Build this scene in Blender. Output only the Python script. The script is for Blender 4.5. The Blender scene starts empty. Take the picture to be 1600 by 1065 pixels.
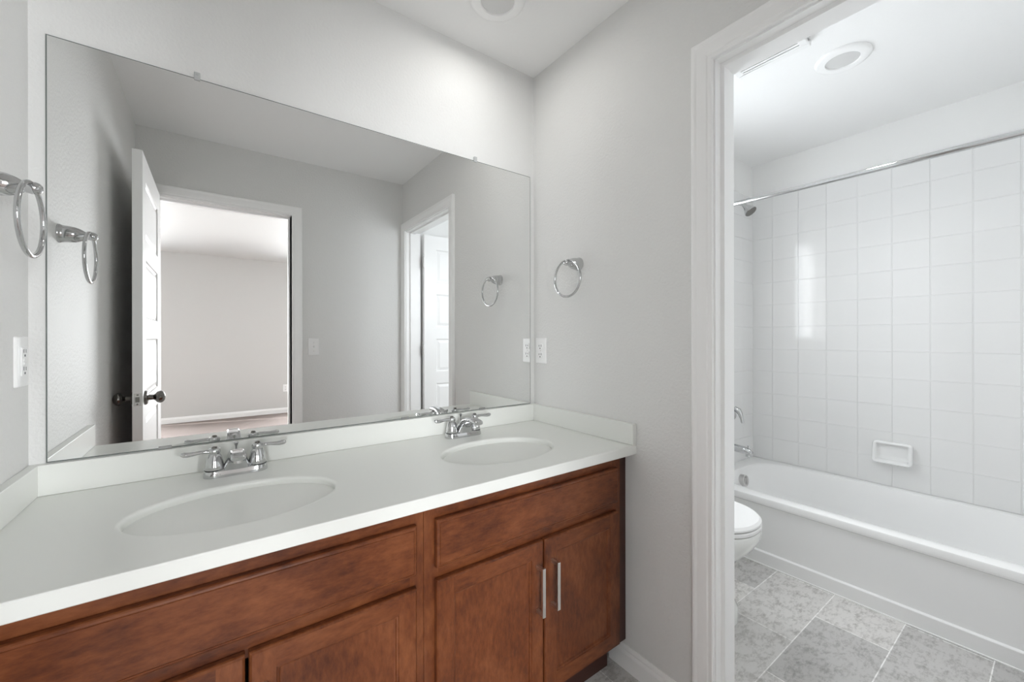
import bpy, bmesh, math, random
from mathutils import Vector, Matrix

# ------------------------------------------------------------------ camera
S = bpy.context.scene
COL = S.collection
F_PX, YAW, Y0 = 636.3, 36.13, 527.43
cam_d = bpy.data.cameras.new('camera')
cam = bpy.data.objects.new('camera', cam_d)
COL.objects.link(cam)
cam.location = (0.0, -1.496, 1.2118)
cam.rotation_euler = (math.radians(90), math.radians(0.09), math.radians(-YAW))
cam_d.sensor_width = 36.0
cam_d.lens = F_PX / 1600.0 * 36.0
cam_d.shift_y = (Y0 - 532.5) / 1600.0
cam_d.clip_start = 0.02
S.camera = cam

# ------------------------------------------------------------------ render look
S.view_settings.view_transform = 'Standard'
S.view_settings.look = 'None'
S.view_settings.gamma = 1.0
S.view_settings.use_curve_mapping = False
S.view_settings.exposure = 0.56
S.cycles.max_bounces = 14
S.cycles.diffuse_bounces = 8
S.cycles.glossy_bounces = 8
S.cycles.sample_clamp_indirect = 6.0
S.cycles.blur_glossy = 0.6

# ------------------------------------------------------------------ sky, sun, daylight
W = bpy.data.worlds.new('sky')
S.world = W
W.use_nodes = True
bg = W.node_tree.nodes['Background']
bg.inputs[0].default_value = (0.80, 0.90, 1.0, 1)
bg.inputs[1].default_value = 2.2


def area(name, loc, rot, sx, sy, power, color=(1, 1, 1), spread=180):
    l = bpy.data.lights.new(name, 'AREA')
    l.shape = 'RECTANGLE'
    l.size, l.size_y, l.energy, l.color = sx, sy, power, color
    l.spread = math.radians(spread)
    o = bpy.data.objects.new(name, l)
    COL.objects.link(o)
    o.location = loc
    o.rotation_euler = [math.radians(a) for a in rot]
    return o


def disc_light(name, loc, size, power, color=(1, 1, 1), spread=180):
    l = bpy.data.lights.new(name, 'AREA')
    l.shape = 'DISK'
    l.size, l.energy, l.color = size, power, color
    l.spread = math.radians(spread)
    o = bpy.data.objects.new(name, l)
    COL.objects.link(o)
    o.location = loc
    return o


COOL = (0.97, 0.985, 1.0)
# daylight in the bedroom windows (far wall) and in the toilet room window
area('daylight_bedroom_right', (1.925, -6.42, 1.45), (71, 0, 0), 1.9, 2.0, 185, COOL, 135)
area('daylight_bedroom_left', (-1.67, -6.42, 1.45), (71, 0, 0), 2.1, 2.0, 190, COOL, 135)
area('daylight_toilet_room', (1.998, -0.045, 1.63), (-90, 0, 0), 0.58, 0.83, 3.8, COOL)
area('skylight_toilet_room', (1.998, 0.42, 2.05), (-62, 0, 0), 0.9, 1.0, 12, COOL, 150)
# recessed ceiling lamps
disc_light('lamp_bathroom', (0.83, -0.274, 2.425), 0.11, 0.95, (1, 0.985, 0.96), 175)
disc_light('lamp_toilet_room', (2.235, -0.907, 2.425), 0.11, 1.1, (1, 0.99, 0.97), 130)
sun_d = bpy.data.lights.new('sun', 'SUN')
sun_d.energy = 6.0
sun_d.angle = math.radians(0.5)
sun = bpy.data.objects.new('sun', sun_d)
COL.objects.link(sun)
sun.rotation_euler = Vector((-0.90, -0.22, -0.50)).to_track_quat('-Z', 'Y').to_euler()

# ------------------------------------------------------------------ materials


def mat(name, color, rough=0.5, metal=0.0, spec=0.5, coat=0.0):
    m = bpy.data.materials.new(name)
    m.use_nodes = True
    b = m.node_tree.nodes['Principled BSDF']
    b.inputs['Base Color'].default_value = (*color, 1)
    b.inputs['Roughness'].default_value = rough
    b.inputs['Metallic'].default_value = metal
    b.inputs['Specular IOR Level'].default_value = spec
    b.inputs['Coat Weight'].default_value = coat
    return m


def nd(m, typ, **kw):
    n = m.node_tree.nodes.new(typ)
    for k, v in kw.items():
        if hasattr(n, k):
            setattr(n, k, v)
        else:
            n.inputs[k].default_value = v
    return n


def ln(m, a, ao, b, bi):
    m.node_tree.links.new(a.outputs[ao], b.inputs[bi])


def bump_noise(m, scale, strength, dist=0.002, detail=2.0):
    tc = nd(m, 'ShaderNodeTexCoord')
    n = nd(m, 'ShaderNodeTexNoise')
    n.inputs['Scale'].default_value = scale
    n.inputs['Detail'].default_value = detail
    bp = nd(m, 'ShaderNodeBump')
    bp.inputs['Strength'].default_value = strength
    bp.inputs['Distance'].default_value = dist
    ln(m, tc, 'Object', n, 'Vector')
    ln(m, n, 'Fac', bp, 'Height')
    ln(m, bp, 'Normal', m.node_tree.nodes['Principled BSDF'], 'Normal')


M_WALL = mat('grey_wall_paint', (0.745, 0.745, 0.733), 0.65, spec=0.3)
bump_noise(M_WALL, 110, 0.6, 0.003)
M_CEIL = mat('ceiling_paint', (0.88, 0.88, 0.875), 0.8, spec=0.2)
bump_noise(M_CEIL, 90, 0.3, 0.002)
M_WHITEWALL = mat('white_wall_paint', (0.86, 0.86, 0.85), 0.6, spec=0.3)
bump_noise(M_WHITEWALL, 130, 0.25, 0.002)
M_TRIM = mat('white_trim_paint', (0.91, 0.91, 0.905), 0.35)
M_COUNTER = mat('white_solid_counter', (0.785, 0.797, 0.765), 0.32)
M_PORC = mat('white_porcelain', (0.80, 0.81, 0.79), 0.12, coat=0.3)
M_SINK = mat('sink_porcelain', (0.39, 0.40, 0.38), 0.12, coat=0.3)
M_TUB = mat('white_tub_enamel', (0.86, 0.86, 0.855), 0.16, coat=0.3)
M_PLASTIC = mat('white_plastic', (0.85, 0.85, 0.845), 0.3)
M_SLOT = mat('dark_slot', (0.05, 0.05, 0.05), 0.6)
M_GAP = mat('dark_plastic', (0.02, 0.02, 0.02), 0.5)
M_CHROME = mat('chrome', (0.60, 0.605, 0.61), 0.06, 1.0)
M_NICKEL = mat('brushed_nickel', (0.74, 0.71, 0.67), 0.28, 1.0)
M_STEEL = mat('satin_steel', (0.62, 0.61, 0.60), 0.30, 1.0)
M_PEWTER = mat('dark_pewter', (0.20, 0.19, 0.18), 0.22, 1.0)
M_MIRROR = mat('mirror_silver', (0.90, 0.905, 0.90), 0.0, 1.0)
M_MIRROR_EDGE = mat('mirror_edge', (0.16, 0.18, 0.17), 0.25)
M_CLIP = mat('grey_metal', (0.30, 0.30, 0.295), 0.4, 0.6)
M_CLEAR = mat('clear_plastic', (0.50, 0.51, 0.51), 0.15)
M_LENS = mat('frosted_lens', (0.58, 0.58, 0.575), 0.4)
_b = M_LENS.node_tree.nodes['Principled BSDF']
_b.inputs['Emission Color'].default_value = (1, 0.99, 0.97, 1)
_b.inputs['Emission Strength'].default_value = 0.04


def make_glass():
    m = bpy.data.materials.new('window_glass')
    m.use_nodes = True
    t = m.node_tree
    t.nodes.clear()
    out = t.nodes.new('ShaderNodeOutputMaterial')
    mix = t.nodes.new('ShaderNodeMixShader')
    tr = t.nodes.new('ShaderNodeBsdfTransparent')
    gl = t.nodes.new('ShaderNodeBsdfGlossy')
    gl.inputs['Roughness'].default_value = 0.02
    fr = t.nodes.new('ShaderNodeFresnel')
    fr.inputs['IOR'].default_value = 1.45
    geo = t.nodes.new('ShaderNodeNewGeometry')
    inv = t.nodes.new('ShaderNodeMath')
    inv.operation = 'SUBTRACT'
    inv.inputs[0].default_value = 1.0
    mul = t.nodes.new('ShaderNodeMath')
    mul.operation = 'MULTIPLY'
    t.links.new(geo.outputs['Backfacing'], inv.inputs[1])
    t.links.new(fr.outputs[0], mul.inputs[0])
    t.links.new(inv.outputs[0], mul.inputs[1])
    t.links.new(mul.outputs[0], mix.inputs[0])
    t.links.new(tr.outputs[0], mix.inputs[1])
    t.links.new(gl.outputs[0], mix.inputs[2])
    t.links.new(mix.outputs[0], out.inputs[0])
    return m


M_GLASS = make_glass()


def make_wood(name, stretch, base, dark, light, blot=7.0):
    """stained maple: fine grain along one axis and cloudy blotches"""
    m = mat(name, base, 0.38, spec=0.35, coat=0.06)
    b = m.node_tree.nodes['Principled BSDF']
    tc = nd(m, 'ShaderNodeTexCoord')
    mp = nd(m, 'ShaderNodeMapping')
    mp.inputs['Scale'].default_value = stretch
    ln(m, tc, 'Object', mp, 'Vector')
    g = nd(m, 'ShaderNodeTexNoise')
    g.inputs['Scale'].default_value = 70
    g.inputs['Detail'].default_value = 6
    g.inputs['Roughness'].default_value = 0.65
    ln(m, mp, 'Vector', g, 'Vector')
    mp2 = nd(m, 'ShaderNodeMapping')
    mp2.inputs['Scale'].default_value = [0.55 + 0.45 * s for s in stretch]
    ln(m, tc, 'Object', mp2, 'Vector')
    c = nd(m, 'ShaderNodeTexNoise')
    c.inputs['Scale'].default_value = blot
    c.inputs['Detail'].default_value = 4
    c.inputs['Distortion'].default_value = 0.6
    ln(m, mp2, 'Vector', c, 'Vector')
    add = nd(m, 'ShaderNodeMath', operation='MULTIPLY_ADD')
    add.inputs[1].default_value = 0.50
    ln(m, g, 'Fac', add, 0)
    sc = nd(m, 'ShaderNodeMath', operation='MULTIPLY')
    sc.inputs[1].default_value = 0.50
    ln(m, c, 'Fac', sc, 0)
    ln(m, sc, 'Value', add, 2)
    r = nd(m, 'ShaderNodeValToRGB')
    r.color_ramp.elements[0].position = 0.33
    r.color_ramp.elements[0].color = (*dark, 1)
    r.color_ramp.elements[1].position = 0.66
    r.color_ramp.elements[1].color = (*light, 1)
    e = r.color_ramp.elements.new(0.5)
    e.color = (*base, 1)
    ln(m, add, 'Value', r, 'Fac')
    ln(m, r, 'Color', b, 'Base Color')
    return m


WB, WD, WL = (0.135, 0.0375, 0.0115), (0.058, 0.0140, 0.0050), (0.205, 0.067, 0.023)
M_WOOD_H = make_wood('cherry_stained_wood_horizontal', (0.42, 1, 1.2), WB, WD, WL)
M_WOOD_V = make_wood('cherry_stained_wood_vertical', (1.2, 1, 0.42), WB, WD, WL)
M_WOOD_DARK = mat('dark_stained_wood', (0.045, 0.014, 0.009), 0.45)


def grid_material(name, ax, pitch_u, pitch_v, off_u, off_v, offset, mortar, c1, c2, cm, rough, bump):
    """tiles: ax = the two object axes carrying the pattern"""
    m = mat(name, c1, rough)
    b = m.node_tree.nodes['Principled BSDF']
    tc = nd(m, 'ShaderNodeTexCoord')
    sp = nd(m, 'ShaderNodeSeparateXYZ')
    ln(m, tc, 'Object', sp, 'Vector')
    cb = nd(m, 'ShaderNodeCombineXYZ')
    for i, (a, o) in enumerate(zip(ax, (off_u, off_v))):
        s = nd(m, 'ShaderNodeMath', operation='SUBTRACT')
        s.inputs[1].default_value = o
        ln(m, sp, a, s, 0)
        ln(m, s, 'Value', cb, i)
    br = nd(m, 'ShaderNodeTexBrick')
    br.offset = offset
    br.offset_frequency = 2
    br.squash = 1.0
    br.inputs['Color1'].default_value = (*c1, 1)
    br.inputs['Color2'].default_value = (*c2, 1)
    br.inputs['Mortar'].default_value = (*cm, 1)
    br.inputs['Scale'].default_value = 1.0
    br.inputs['Mortar Size'].default_value = mortar
    br.inputs['Mortar Smooth'].default_value = 0.3
    br.inputs['Bias'].default_value = 0.0
    br.inputs['Brick Width'].default_value = pitch_u
    br.inputs['Row Height'].default_value = pitch_v
    ln(m, cb, 'Vector', br, 'Vector')
    ln(m, br, 'Color', b, 'Base Color')
    if bump:
        inv = nd(m, 'ShaderNodeMath', operation='SUBTRACT')
        inv.inputs[0].default_value = 1.0
        ln(m, br, 'Fac', inv, 1)
        bp = nd(m, 'ShaderNodeBump')
        bp.inputs['Strength'].default_value = bump
        bp.inputs['Distance'].default_value = 0.002
        ln(m, inv, 'Value', bp, 'Height')
        ln(m, bp, 'Normal', b, 'Normal')
    return m, br, cb


TW = (0.80, 0.80, 0.795)
M_TILE_SIDE = grid_material('white_wall_tile_side', ('Y', 'Z'), 0.1545, 0.1545, -0.278 - 0.1545 * 20, 0.357 - 0.1545 * 8, 0.0, 0.0024,
                            TW, (0.79, 0.79, 0.785), (0.81, 0.81, 0.805), 0.08, 0.9)[0]
M_TILE_BACK = grid_material('white_wall_tile_back', ('X', 'Z'), 0.1545, 0.1545, 3.13 - 0.1545 * 20, 0.357 - 0.1545 * 8, 0.0, 0.0024,
                            TW, (0.79, 0.79, 0.785), (0.81, 0.81, 0.805), 0.08, 0.9)[0]


def make_floor():
    m, br, cb = grid_material('grey_stone_floor_tile', ('X', 'Y'), 0.487, 0.2435, 2.105 - 0.487 * 20, -0.842 - 0.2435 * 20, 0.5, 0.0022,
                              (0.40, 0.393, 0.385), (0.72, 0.703, 0.680), (0.84, 0.83, 0.815), 0.45, 0.15)
    b = m.node_tree.nodes['Principled BSDF']
    tc = nd(m, 'ShaderNodeTexCoord')
    n1 = nd(m, 'ShaderNodeTexNoise')
    n1.inputs['Scale'].default_value = 16
    n1.inputs['Detail'].default_value = 8
    n1.inputs['Roughness'].default_value = 0.7
    ln(m, tc, 'Object', n1, 'Vector')
    n2 = nd(m, 'ShaderNodeTexNoise')
    n2.inputs['Scale'].default_value = 70
    n2.inputs['Detail'].default_value = 5
    n2.inputs['Roughness'].default_value = 0.75
    mp = nd(m, 'ShaderNodeMapping')
    mp.inputs['Scale'].default_value = (0.5, 1, 1)
    ln(m, tc, 'Object', mp, 'Vector')
    ln(m, mp, 'Vector', n2, 'Vector')
    ml = nd(m, 'ShaderNodeMath', operation='MULTIPLY')
    ln(m, n1, 'Fac', ml, 0)
    ln(m, n2, 'Fac', ml, 1)
    rp = nd(m, 'ShaderNodeValToRGB')
    rp.color_ramp.elements[0].position = 0.15
    rp.color_ramp.elements[0].color = (0.64, 0.63, 0.62, 1)
    rp.color_ramp.elements[1].position = 0.265
    rp.color_ramp.elements[1].color = (1.06, 1.06, 1.06, 1)
    ln(m, ml, 'Value', rp, 'Fac')
    mx = nd(m, 'ShaderNodeMix', data_type='RGBA', blend_type='MULTIPLY')
    mx.inputs['Factor'].default_value = 1.0
    m.node_tree.links.new(br.outputs['Color'], mx.inputs[6])
    m.node_tree.links.new(rp.outputs['Color'], mx.inputs[7])
    m.node_tree.links.new(mx.outputs[2], b.inputs['Base Color'])
    return m


M_FLOOR = make_floor()


def make_carpet():
    m = mat('beige_carpet', (0.42, 0.35, 0.32), 0.95, spec=0.1)
    b = m.node_tree.nodes['Principled BSDF']
    tc = nd(m, 'ShaderNodeTexCoord')
    n = nd(m, 'ShaderNodeTexNoise')
    n.inputs['Scale'].default_value = 160
    n.inputs['Detail'].default_value = 4
    ln(m, tc, 'Object', n, 'Vector')
    r = nd(m, 'ShaderNodeValToRGB')
    r.color_ramp.elements[0].position = 0.3
    r.color_ramp.elements[0].color = (0.22, 0.185, 0.17, 1)
    r.color_ramp.elements[1].position = 0.7
    r.color_ramp.elements[1].color = (0.36, 0.305, 0.285, 1)
    ln(m, n, 'Fac', r, 'Fac')
    ln(m, r, 'Color', b, 'Base Color')
    bp = nd(m, 'ShaderNodeBump')
    bp.inputs['Strength'].default_value = 0.8
    bp.inputs['Distance'].default_value = 0.006
    ln(m, n, 'Fac', bp, 'Height')
    ln(m, bp, 'Normal', b, 'Normal')
    return m


M_CARPET = make_carpet()
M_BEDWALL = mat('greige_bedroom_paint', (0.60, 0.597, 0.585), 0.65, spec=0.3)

# ------------------------------------------------------------------ mesh helpers


class MB:
    """collects shapes and links them as ONE mesh object"""

    def __init__(self):
        self.v, self.f, self.mi, self.sm = [], [], [], []

    def add(self, verts, faces, mi=0, smooth=False):
        o = len(self.v)
        self.v += [tuple(p) for p in verts]
        for f in faces:
            self.f.append([o + i for i in f])
            self.mi.append(mi)
            self.sm.append(smooth)

    def box(self, a, b, mi=0):
        x0, y0, z0 = (min(a[i], b[i]) for i in range(3))
        x1, y1, z1 = (max(a[i], b[i]) for i in range(3))
        self.add([(x0, y0, z0), (x1, y0, z0), (x1, y1, z0), (x0, y1, z0), (x0, y0, z1), (x1, y0, z1), (x1, y1, z1), (x0, y1, z1)],
                 [(0, 3, 2, 1), (4, 5, 6, 7), (0, 1, 5, 4), (1, 2, 6, 5), (2, 3, 7, 6), (3, 0, 4, 7)], mi)

    def loft(self, rings, closed=True, cap0=True, cap1=True, mi=0, smooth=True, wrap=False):
        n = len(rings[0])
        vs = [p for r in rings for p in r]
        fs = []
        m = len(rings)
        for i in range(m if wrap else m - 1):
            j = (i + 1) % m
            for k in range(n if closed else n - 1):
                l = (k + 1) % n
                fs.append((i * n + k, i * n + l, j * n + l, j * n + k))
        if not wrap:
            if cap0:
                fs.append(tuple(reversed(range(n))))
            if cap1:
                fs.append(tuple((m - 1) * n + k for k in range(n)))
        self.add(vs, fs, mi, smooth)

    def lathe(self, prof, origin, axis=(0, 0, 1), n=32, mi=0, sx=1.0, sy=1.0, cap0=True, cap1=True):
        q = Vector(axis).to_track_quat('Z', 'Y').to_matrix()
        O = Vector(origin)
        rings = []
        for r, h in prof:
            rings.append([O + q @ Vector((r * sx * math.cos(2 * math.pi * k / n), r * sy * math.sin(2 * math.pi * k / n), h)) for k in range(n)])
        self.loft(rings, True, cap0, cap1, mi)

    def tube(self, path, rad, n=12, closed=False, mi=0, flat=1.0):
        P = [Vector(p) for p in path]
        R = rad if isinstance(rad, (list, tuple)) else [rad] * len(P)
        m = len(P)
        T = []
        for i in range(m):
            a = P[(i - 1) % m] if (closed or i > 0) else P[i]
            b = P[(i + 1) % m] if (closed or i < m - 1) else P[i]
            T.append((b - a).normalized())
        up = Vector((0, 0, 1)) if abs(T[0].z) < 0.9 else Vector((1, 0, 0))
        u = (up - T[0] * up.dot(T[0])).normalized()
        rings = []
        for i in range(m):
            u = (u - T[i] * u.dot(T[i])).normalized()
            w = T[i].cross(u)
            rings.append([P[i] + R[i] * (math.cos(2 * math.pi * k / n) * u * flat + math.sin(2 * math.pi * k / n) * w) for k in range(n)])
        self.loft(rings, True, True, True, mi, True, wrap=closed)

    def rects(self, fmap, x0, x1, z0, z1, steps, mi=0, cap=True, capmi=None, smooth=False, r=0.0, rn=5):
        """concentric rectangles (inset, height); fmap(u, v, h) -> point; r rounds the corners"""
        rings = []
        for ins, h in steps:
            a0, a1, b0, b1 = x0 + ins, x1 - ins, z0 + ins, z1 - ins
            if r > 0:
                rr = max(r - ins, 0.0005)
                ring = []
                for cx, cy, s in ((a1 - rr, b0 + rr, -90), (a1 - rr, b1 - rr, 0), (a0 + rr, b1 - rr, 90), (a0 + rr, b0 + rr, 180)):
                    for k in range(rn + 1):
                        t = math.radians(s + 90 * k / rn)
                        ring.append(fmap(cx + rr * math.cos(t), cy + rr * math.sin(t), h))
            else:
                ring = [fmap(a0, b0, h), fmap(a1, b0, h), fmap(a1, b1, h), fmap(a0, b1, h)]
            rings.append(ring)
        self.loft(rings, True, False, False, mi, smooth)
        if cap:
            n = len(rings[-1])
            self.add(rings[-1], [tuple(range(n))], mi if capmi is None else capmi)

    def build(self, name, mats, parent=None, bevel=0.0, seg=2, angle=30, recalc=True):
        me = bpy.data.meshes.new(name)
        me.from_pydata(self.v, [], self.f)
        for m in (mats if isinstance(mats, (list, tuple)) else [mats]):
            me.materials.append(m)
        me.polygons.foreach_set('material_index', self.mi)
        me.polygons.foreach_set('use_smooth', self.sm)
        if recalc:
            bm = bmesh.new()
            bm.from_mesh(me)
            bmesh.ops.remove_doubles(bm, verts=bm.verts, dist=1e-6)
            bmesh.ops.recalc_face_normals(bm, faces=bm.faces)
            bm.to_mesh(me)
            bm.free()
        me.update()
        o = bpy.data.objects.new(name, me)
        COL.objects.link(o)
        if parent is not None:
            o.parent = parent
            o.matrix_parent_inverse = Matrix.Translation(-world_loc(parent))
        if bevel:
            for p in me.polygons:
                p.use_smooth = True
            b = o.modifiers.new('bevel', 'BEVEL')
            b.width, b.segments, b.limit_method, b.angle_limit = bevel, seg, 'ANGLE', math.radians(angle)
            b.harden_normals = True
        elif any(self.sm):
            s = o.modifiers.new('edges', 'EDGE_SPLIT')
            s.split_angle = math.radians(38)
        return o


def world_loc(o):
    # parents are unrotated: an Empty at its base, parts at the origin
    p = Vector(o.location)
    return p


def tag(o, label=None, cat=None, group=None, kind=None):
    if label:
        o['label'] = label
    if cat:
        o['category'] = cat
    if group:
        o['group'] = group
    if kind:
        o['kind'] = kind
    return o


def empty(name, loc, label, cat, group=None, kind=None):
    o = bpy.data.objects.new(name, None)
    COL.objects.link(o)
    o.location = loc
    o.empty_display_size = 0.05
    return tag(o, label, cat, group, kind)


def struct(name, mb, m, label=None, cat=None, bevel=0.0, pick=None):
    """pick(centre) -> material slot, for a wall whose rooms are painted differently"""
    o = mb.build(name, m, bevel=bevel)
    if pick:
        for p in o.data.polygons:
            p.material_index = pick(p.center)
    return tag(o, label, cat, kind='structure')


# ------------------------------------------------------------------ dimensions
XL, XR, YF, H = -0.3668, 1.2205, -1.675, 2.44          # bathroom: left wall, right wall, door wall, ceiling
XR2 = 1.335                                             # toilet room side of the right wall
YP, XT, YT = -0.143, 3.138, -1.675                      # toilet room: plumbing wall, far wall
D1A, D1B, DZ = -0.290, 0.424, 2.064                     # entry door opening (x), height
D2A, D2B = -1.620, -0.850                               # toilet room door opening (y)
BX0, BX1, BY0, BY1 = -2.8, 2.9, -6.05, -1.79            # bedroom
CT, CB = 0.827, 0.794                                   # counter top, underside of its front edge

# ------------------------------------------------------------------ room shell
b = MB()
b.box((XL - 0.12, 0, 0), (XR + 0.115, 0.14, H))
struct('wall_back', b, M_WALL, 'light grey wall behind the mirror', 'wall')
b = MB()
b.box((XL - 0.12, 0, 0), (XL, BY1, H))
struct('wall_left', b, M_WALL, 'light grey wall on the left with towel ring', 'wall')


def wall_with_hole(mb, plane_axis, p0, p1, a0, a1, z0, z1, holes):
    """wall slab between p0 and p1 of one axis, along the other axis, with rectangular holes (a0,a1,z0,z1)"""
    xs = sorted({a0, a1, *[h[0] for h in holes], *[h[1] for h in holes]})
    zs = sorted({z0, z1, *[h[2] for h in holes], *[h[3] for h in holes]})

    def P(a, p, z):
        return (a, p, z) if plane_axis == 'y' else (p, a, z)

    def solid(i, k):
        if not (0 <= i < len(xs) - 1 and 0 <= k < len(zs) - 1):
            return False
        cx, cz = (xs[i] + xs[i + 1]) / 2, (zs[k] + zs[k + 1]) / 2
        return not any(h[0] < cx < h[1] and h[2] < cz < h[3] for h in holes)
    for i in range(len(xs) - 1):
        for k in range(len(zs) - 1):
            if not solid(i, k):
                continue
            A, B, C, D = xs[i], xs[i + 1], zs[k], zs[k + 1]
            for p in (p0, p1):
                mb.add([P(A, p, C), P(B, p, C), P(B, p, D), P(A, p, D)], [(0, 1, 2, 3)])
            if not solid(i - 1, k):
                mb.add([P(A, p0, C), P(A, p1, C), P(A, p1, D), P(A, p0, D)], [(0, 1, 2, 3)])
            if not solid(i + 1, k):
                mb.add([P(B, p0, C), P(B, p1, C), P(B, p1, D), P(B, p0, D)], [(0, 1, 2, 3)])
            if not solid(i, k - 1):
                mb.add([P(A, p0, C), P(B, p0, C), P(B, p1, C), P(A, p1, C)], [(0, 1, 2, 3)])
            if not solid(i, k + 1):
                mb.add([P(A, p0, D), P(B, p0, D), P(B, p1, D), P(A, p1, D)], [(0, 1, 2, 3)])


b = MB()
wall_with_hole(b, 'x', XR, XR2, 0.0, YF, 0, H, [(D2A, D2B, -0.001, DZ)])
struct('wall_right', b, [M_WALL, M_WHITEWALL], 'light grey wall with the doorway to the tub room', 'wall', pick=lambda c: int(c.x > XR2 - 0.01))
b = MB()
wall_with_hole(b, 'y', YF, BY1, BX0 - 0.12, XT + 0.12, 0, H, [(D1A, D1B, -0.001, DZ), (XR2, XR2, 0, 0)])
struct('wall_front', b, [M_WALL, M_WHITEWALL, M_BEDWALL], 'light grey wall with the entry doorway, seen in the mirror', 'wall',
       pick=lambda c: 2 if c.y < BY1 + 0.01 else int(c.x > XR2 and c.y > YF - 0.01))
WX0, WX1, WZ0, WZ1 = 1.660, 2.336, 1.17, 2.09           # toilet room window
b = MB()
wall_with_hole(b, 'y', 0.0, YP, XR2, XT + 0.12, 0, H, [(WX0, WX1, WZ0, WZ1)])
struct('wall_plumbing', b, M_WHITEWALL, 'white wall behind the toilet and shower fittings', 'wall')
b = MB()
b.box((XT, 0.0, 0), (XT + 0.12, YT, H))
struct('wall_tub', b, M_WHITEWALL, 'white wall above the tub tiles', 'wall')
b = MB()
b.box((XL - 0.12, 0.14, H), (XT + 0.12, YF - 0.0575, H + 0.1))
struct('ceiling', b, M_CEIL, 'white textured bathroom ceiling', 'ceiling')
b = MB()
b.box((XL - 0.12, 0.14, -0.1), (XT + 0.12, YF - 0.0575, 0))
struct('floor', b, M_FLOOR, 'grey stone look tile floor', 'floor')
# bedroom
b = MB()
b.box((BX0 - 0.12, YF - 0.0575, -0.1), (XT + 0.12, BY0 - 0.12, 0))
struct('floor_bedroom', b, M_CARPET, 'beige bedroom carpet, seen in the mirror', 'carpet')
b = MB()
b.box((BX0 - 0.12, YF - 0.0575, H), (XT + 0.12, BY0 - 0.12, H + 0.1))
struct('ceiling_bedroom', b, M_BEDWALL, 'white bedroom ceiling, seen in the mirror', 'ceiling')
BW = [(-2.60, -0.74, 0.40, 2.14), (1.10, 2.75, 0.40, 2.14)]
b = MB()
wall_with_hole(b, 'y', BY0, BY0 - 0.12, BX0 - 0.12, XT + 0.12, 0, H, BW)
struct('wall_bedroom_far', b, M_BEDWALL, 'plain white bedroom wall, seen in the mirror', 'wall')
b = MB()
b.box((BX0 - 0.12, BY1, 0), (BX0, BY0, H))
struct('wall_bedroom_left', b, M_BEDWALL, 'white bedroom wall left of the entry doorway', 'wall')
b = MB()
wall_with_hole(b, 'x', BX1, BX1 + 0.12, BY1, BY0, 0, H, [(-5.12, -5.02, 0.9, 2.1)])
struct('wall_bedroom_right', b, M_BEDWALL, 'white bedroom wall right of the entry doorway', 'wall')


def window(n, axis, p_in, p_out, a0, a1, z0, z1, label):
    """frame, pane and sill of a window in a wall whose faces are at p_in and p_out"""
    mid = p_in + (p_out - p_in) * 0.55
    t = 0.018

    def P(a, p, z):
        return (a, p, z) if axis == 'y' else (p, a, z)
    f = MB()
    w = 0.035 if (a1 - a0) > 0.2 else 0.012
    for (q0, q1, s0, s1) in ((a0, a0 + w, z0, z1), (a1 - w, a1, z0, z1), (a0 + w, a1 - w, z0, z0 + w), (a0 + w, a1 - w, z1 - w, z1)):
        f.box(P(q0, mid - t, s0), P(q1, mid + t, s1))
    if a1 - a0 > 0.8:
        f.box(P(a0 + w, mid - t, (z0 + z1) / 2 - 0.02), P(a1 - w, mid + t, (z0 + z1) / 2 + 0.02))
    fo = f.build('window_%d' % n, M_TRIM)
    tag(fo, label, 'window', kind='structure')
    g = MB()
    g.box(P(a0 + w, mid - 0.002, z0 + w), P(a1 - w, mid + 0.002, z1 - w))
    g.build('pane', M_GLASS, fo)
    return fo


window(1, 'y', YP, 0.0, WX0, WX1, WZ0, WZ1, 'white window above the toilet, mirrored in the tiles')
window(2, 'y', BY0, BY0 - 0.12, *BW[0], 'white bedroom window left of the far wall')
window(3, 'y', BY0, BY0 - 0.12, *BW[1], 'white bedroom window right of the far wall')
window(4, 'x', BX1, BX1 + 0.12, -5.12, -5.02, 0.9, 2.1, 'slim bedroom side window casting a sun stripe')

# wall tile around the tub
TX0 = 2.365
b = MB()
b.box((3.130, YP, 0.357), (XT, YT, 2.21))
struct('wall_tile_side', b, M_TILE_SIDE, 'square white glazed tiles on the long wall above the tub', 'tile')
b = MB()
b.box((TX0, YP - 0.008, 0.357), (3.130, YP, 2.21))
struct('wall_tile_back', b, M_TILE_BACK, 'square white glazed tiles behind the shower fittings', 'tile')

# ------------------------------------------------------------------ door frames, casings
CASING = [(0.005, 0.0), (0.005, 0.010), (0.008, 0.012), (0.018, 0.012), (0.022, 0.0145), (0.034, 0.016), (0.050, 0.017), (0.058, 0.019),
          (0.064, 0.019), (0.068, 0.016), (0.069, 0.0)]


def u_sweep(mb, fmap, a0, a1, z1, prof, z0=0.0):
    """sweeps a profile of (outward offset, depth) round an opening, mitred at the two top corners"""
    secs = [[], [], [], []]
    for o, dpt in prof:
        secs[0].append(fmap(a0 - o, dpt, z0))
        secs[1].append(fmap(a0 - o, dpt, z1 + o))
        secs[2].append(fmap(a1 + o, dpt, z1 + o))
        secs[3].append(fmap(a1 + o, dpt, z0))
    mb.loft(secs, True, True, True, 0, False)


def right_bath(a, d_, z):
    return (XR - d_, a, z)


def right_toilet(a, d_, z):
    return (XR2 + d_, a, z)


def entry_bath(a, d_, z):
    return (a, YF + d_, z)


def entry_bed(a, d_, z):
    return (a, BY1 - d_, z)


JT = 0.002   # jamb set slightly inside the rough opening


def jamb_profile(depth, stop0, stop1):
    return [(0.0, 0.0), (-0.016, 0.0), (-0.016, -stop0), (-0.027, -stop0 - 0.002), (-0.027, -stop1 + 0.002), (-0.016, -stop1), (-0.016, -depth), (0.0, -depth)]


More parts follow.
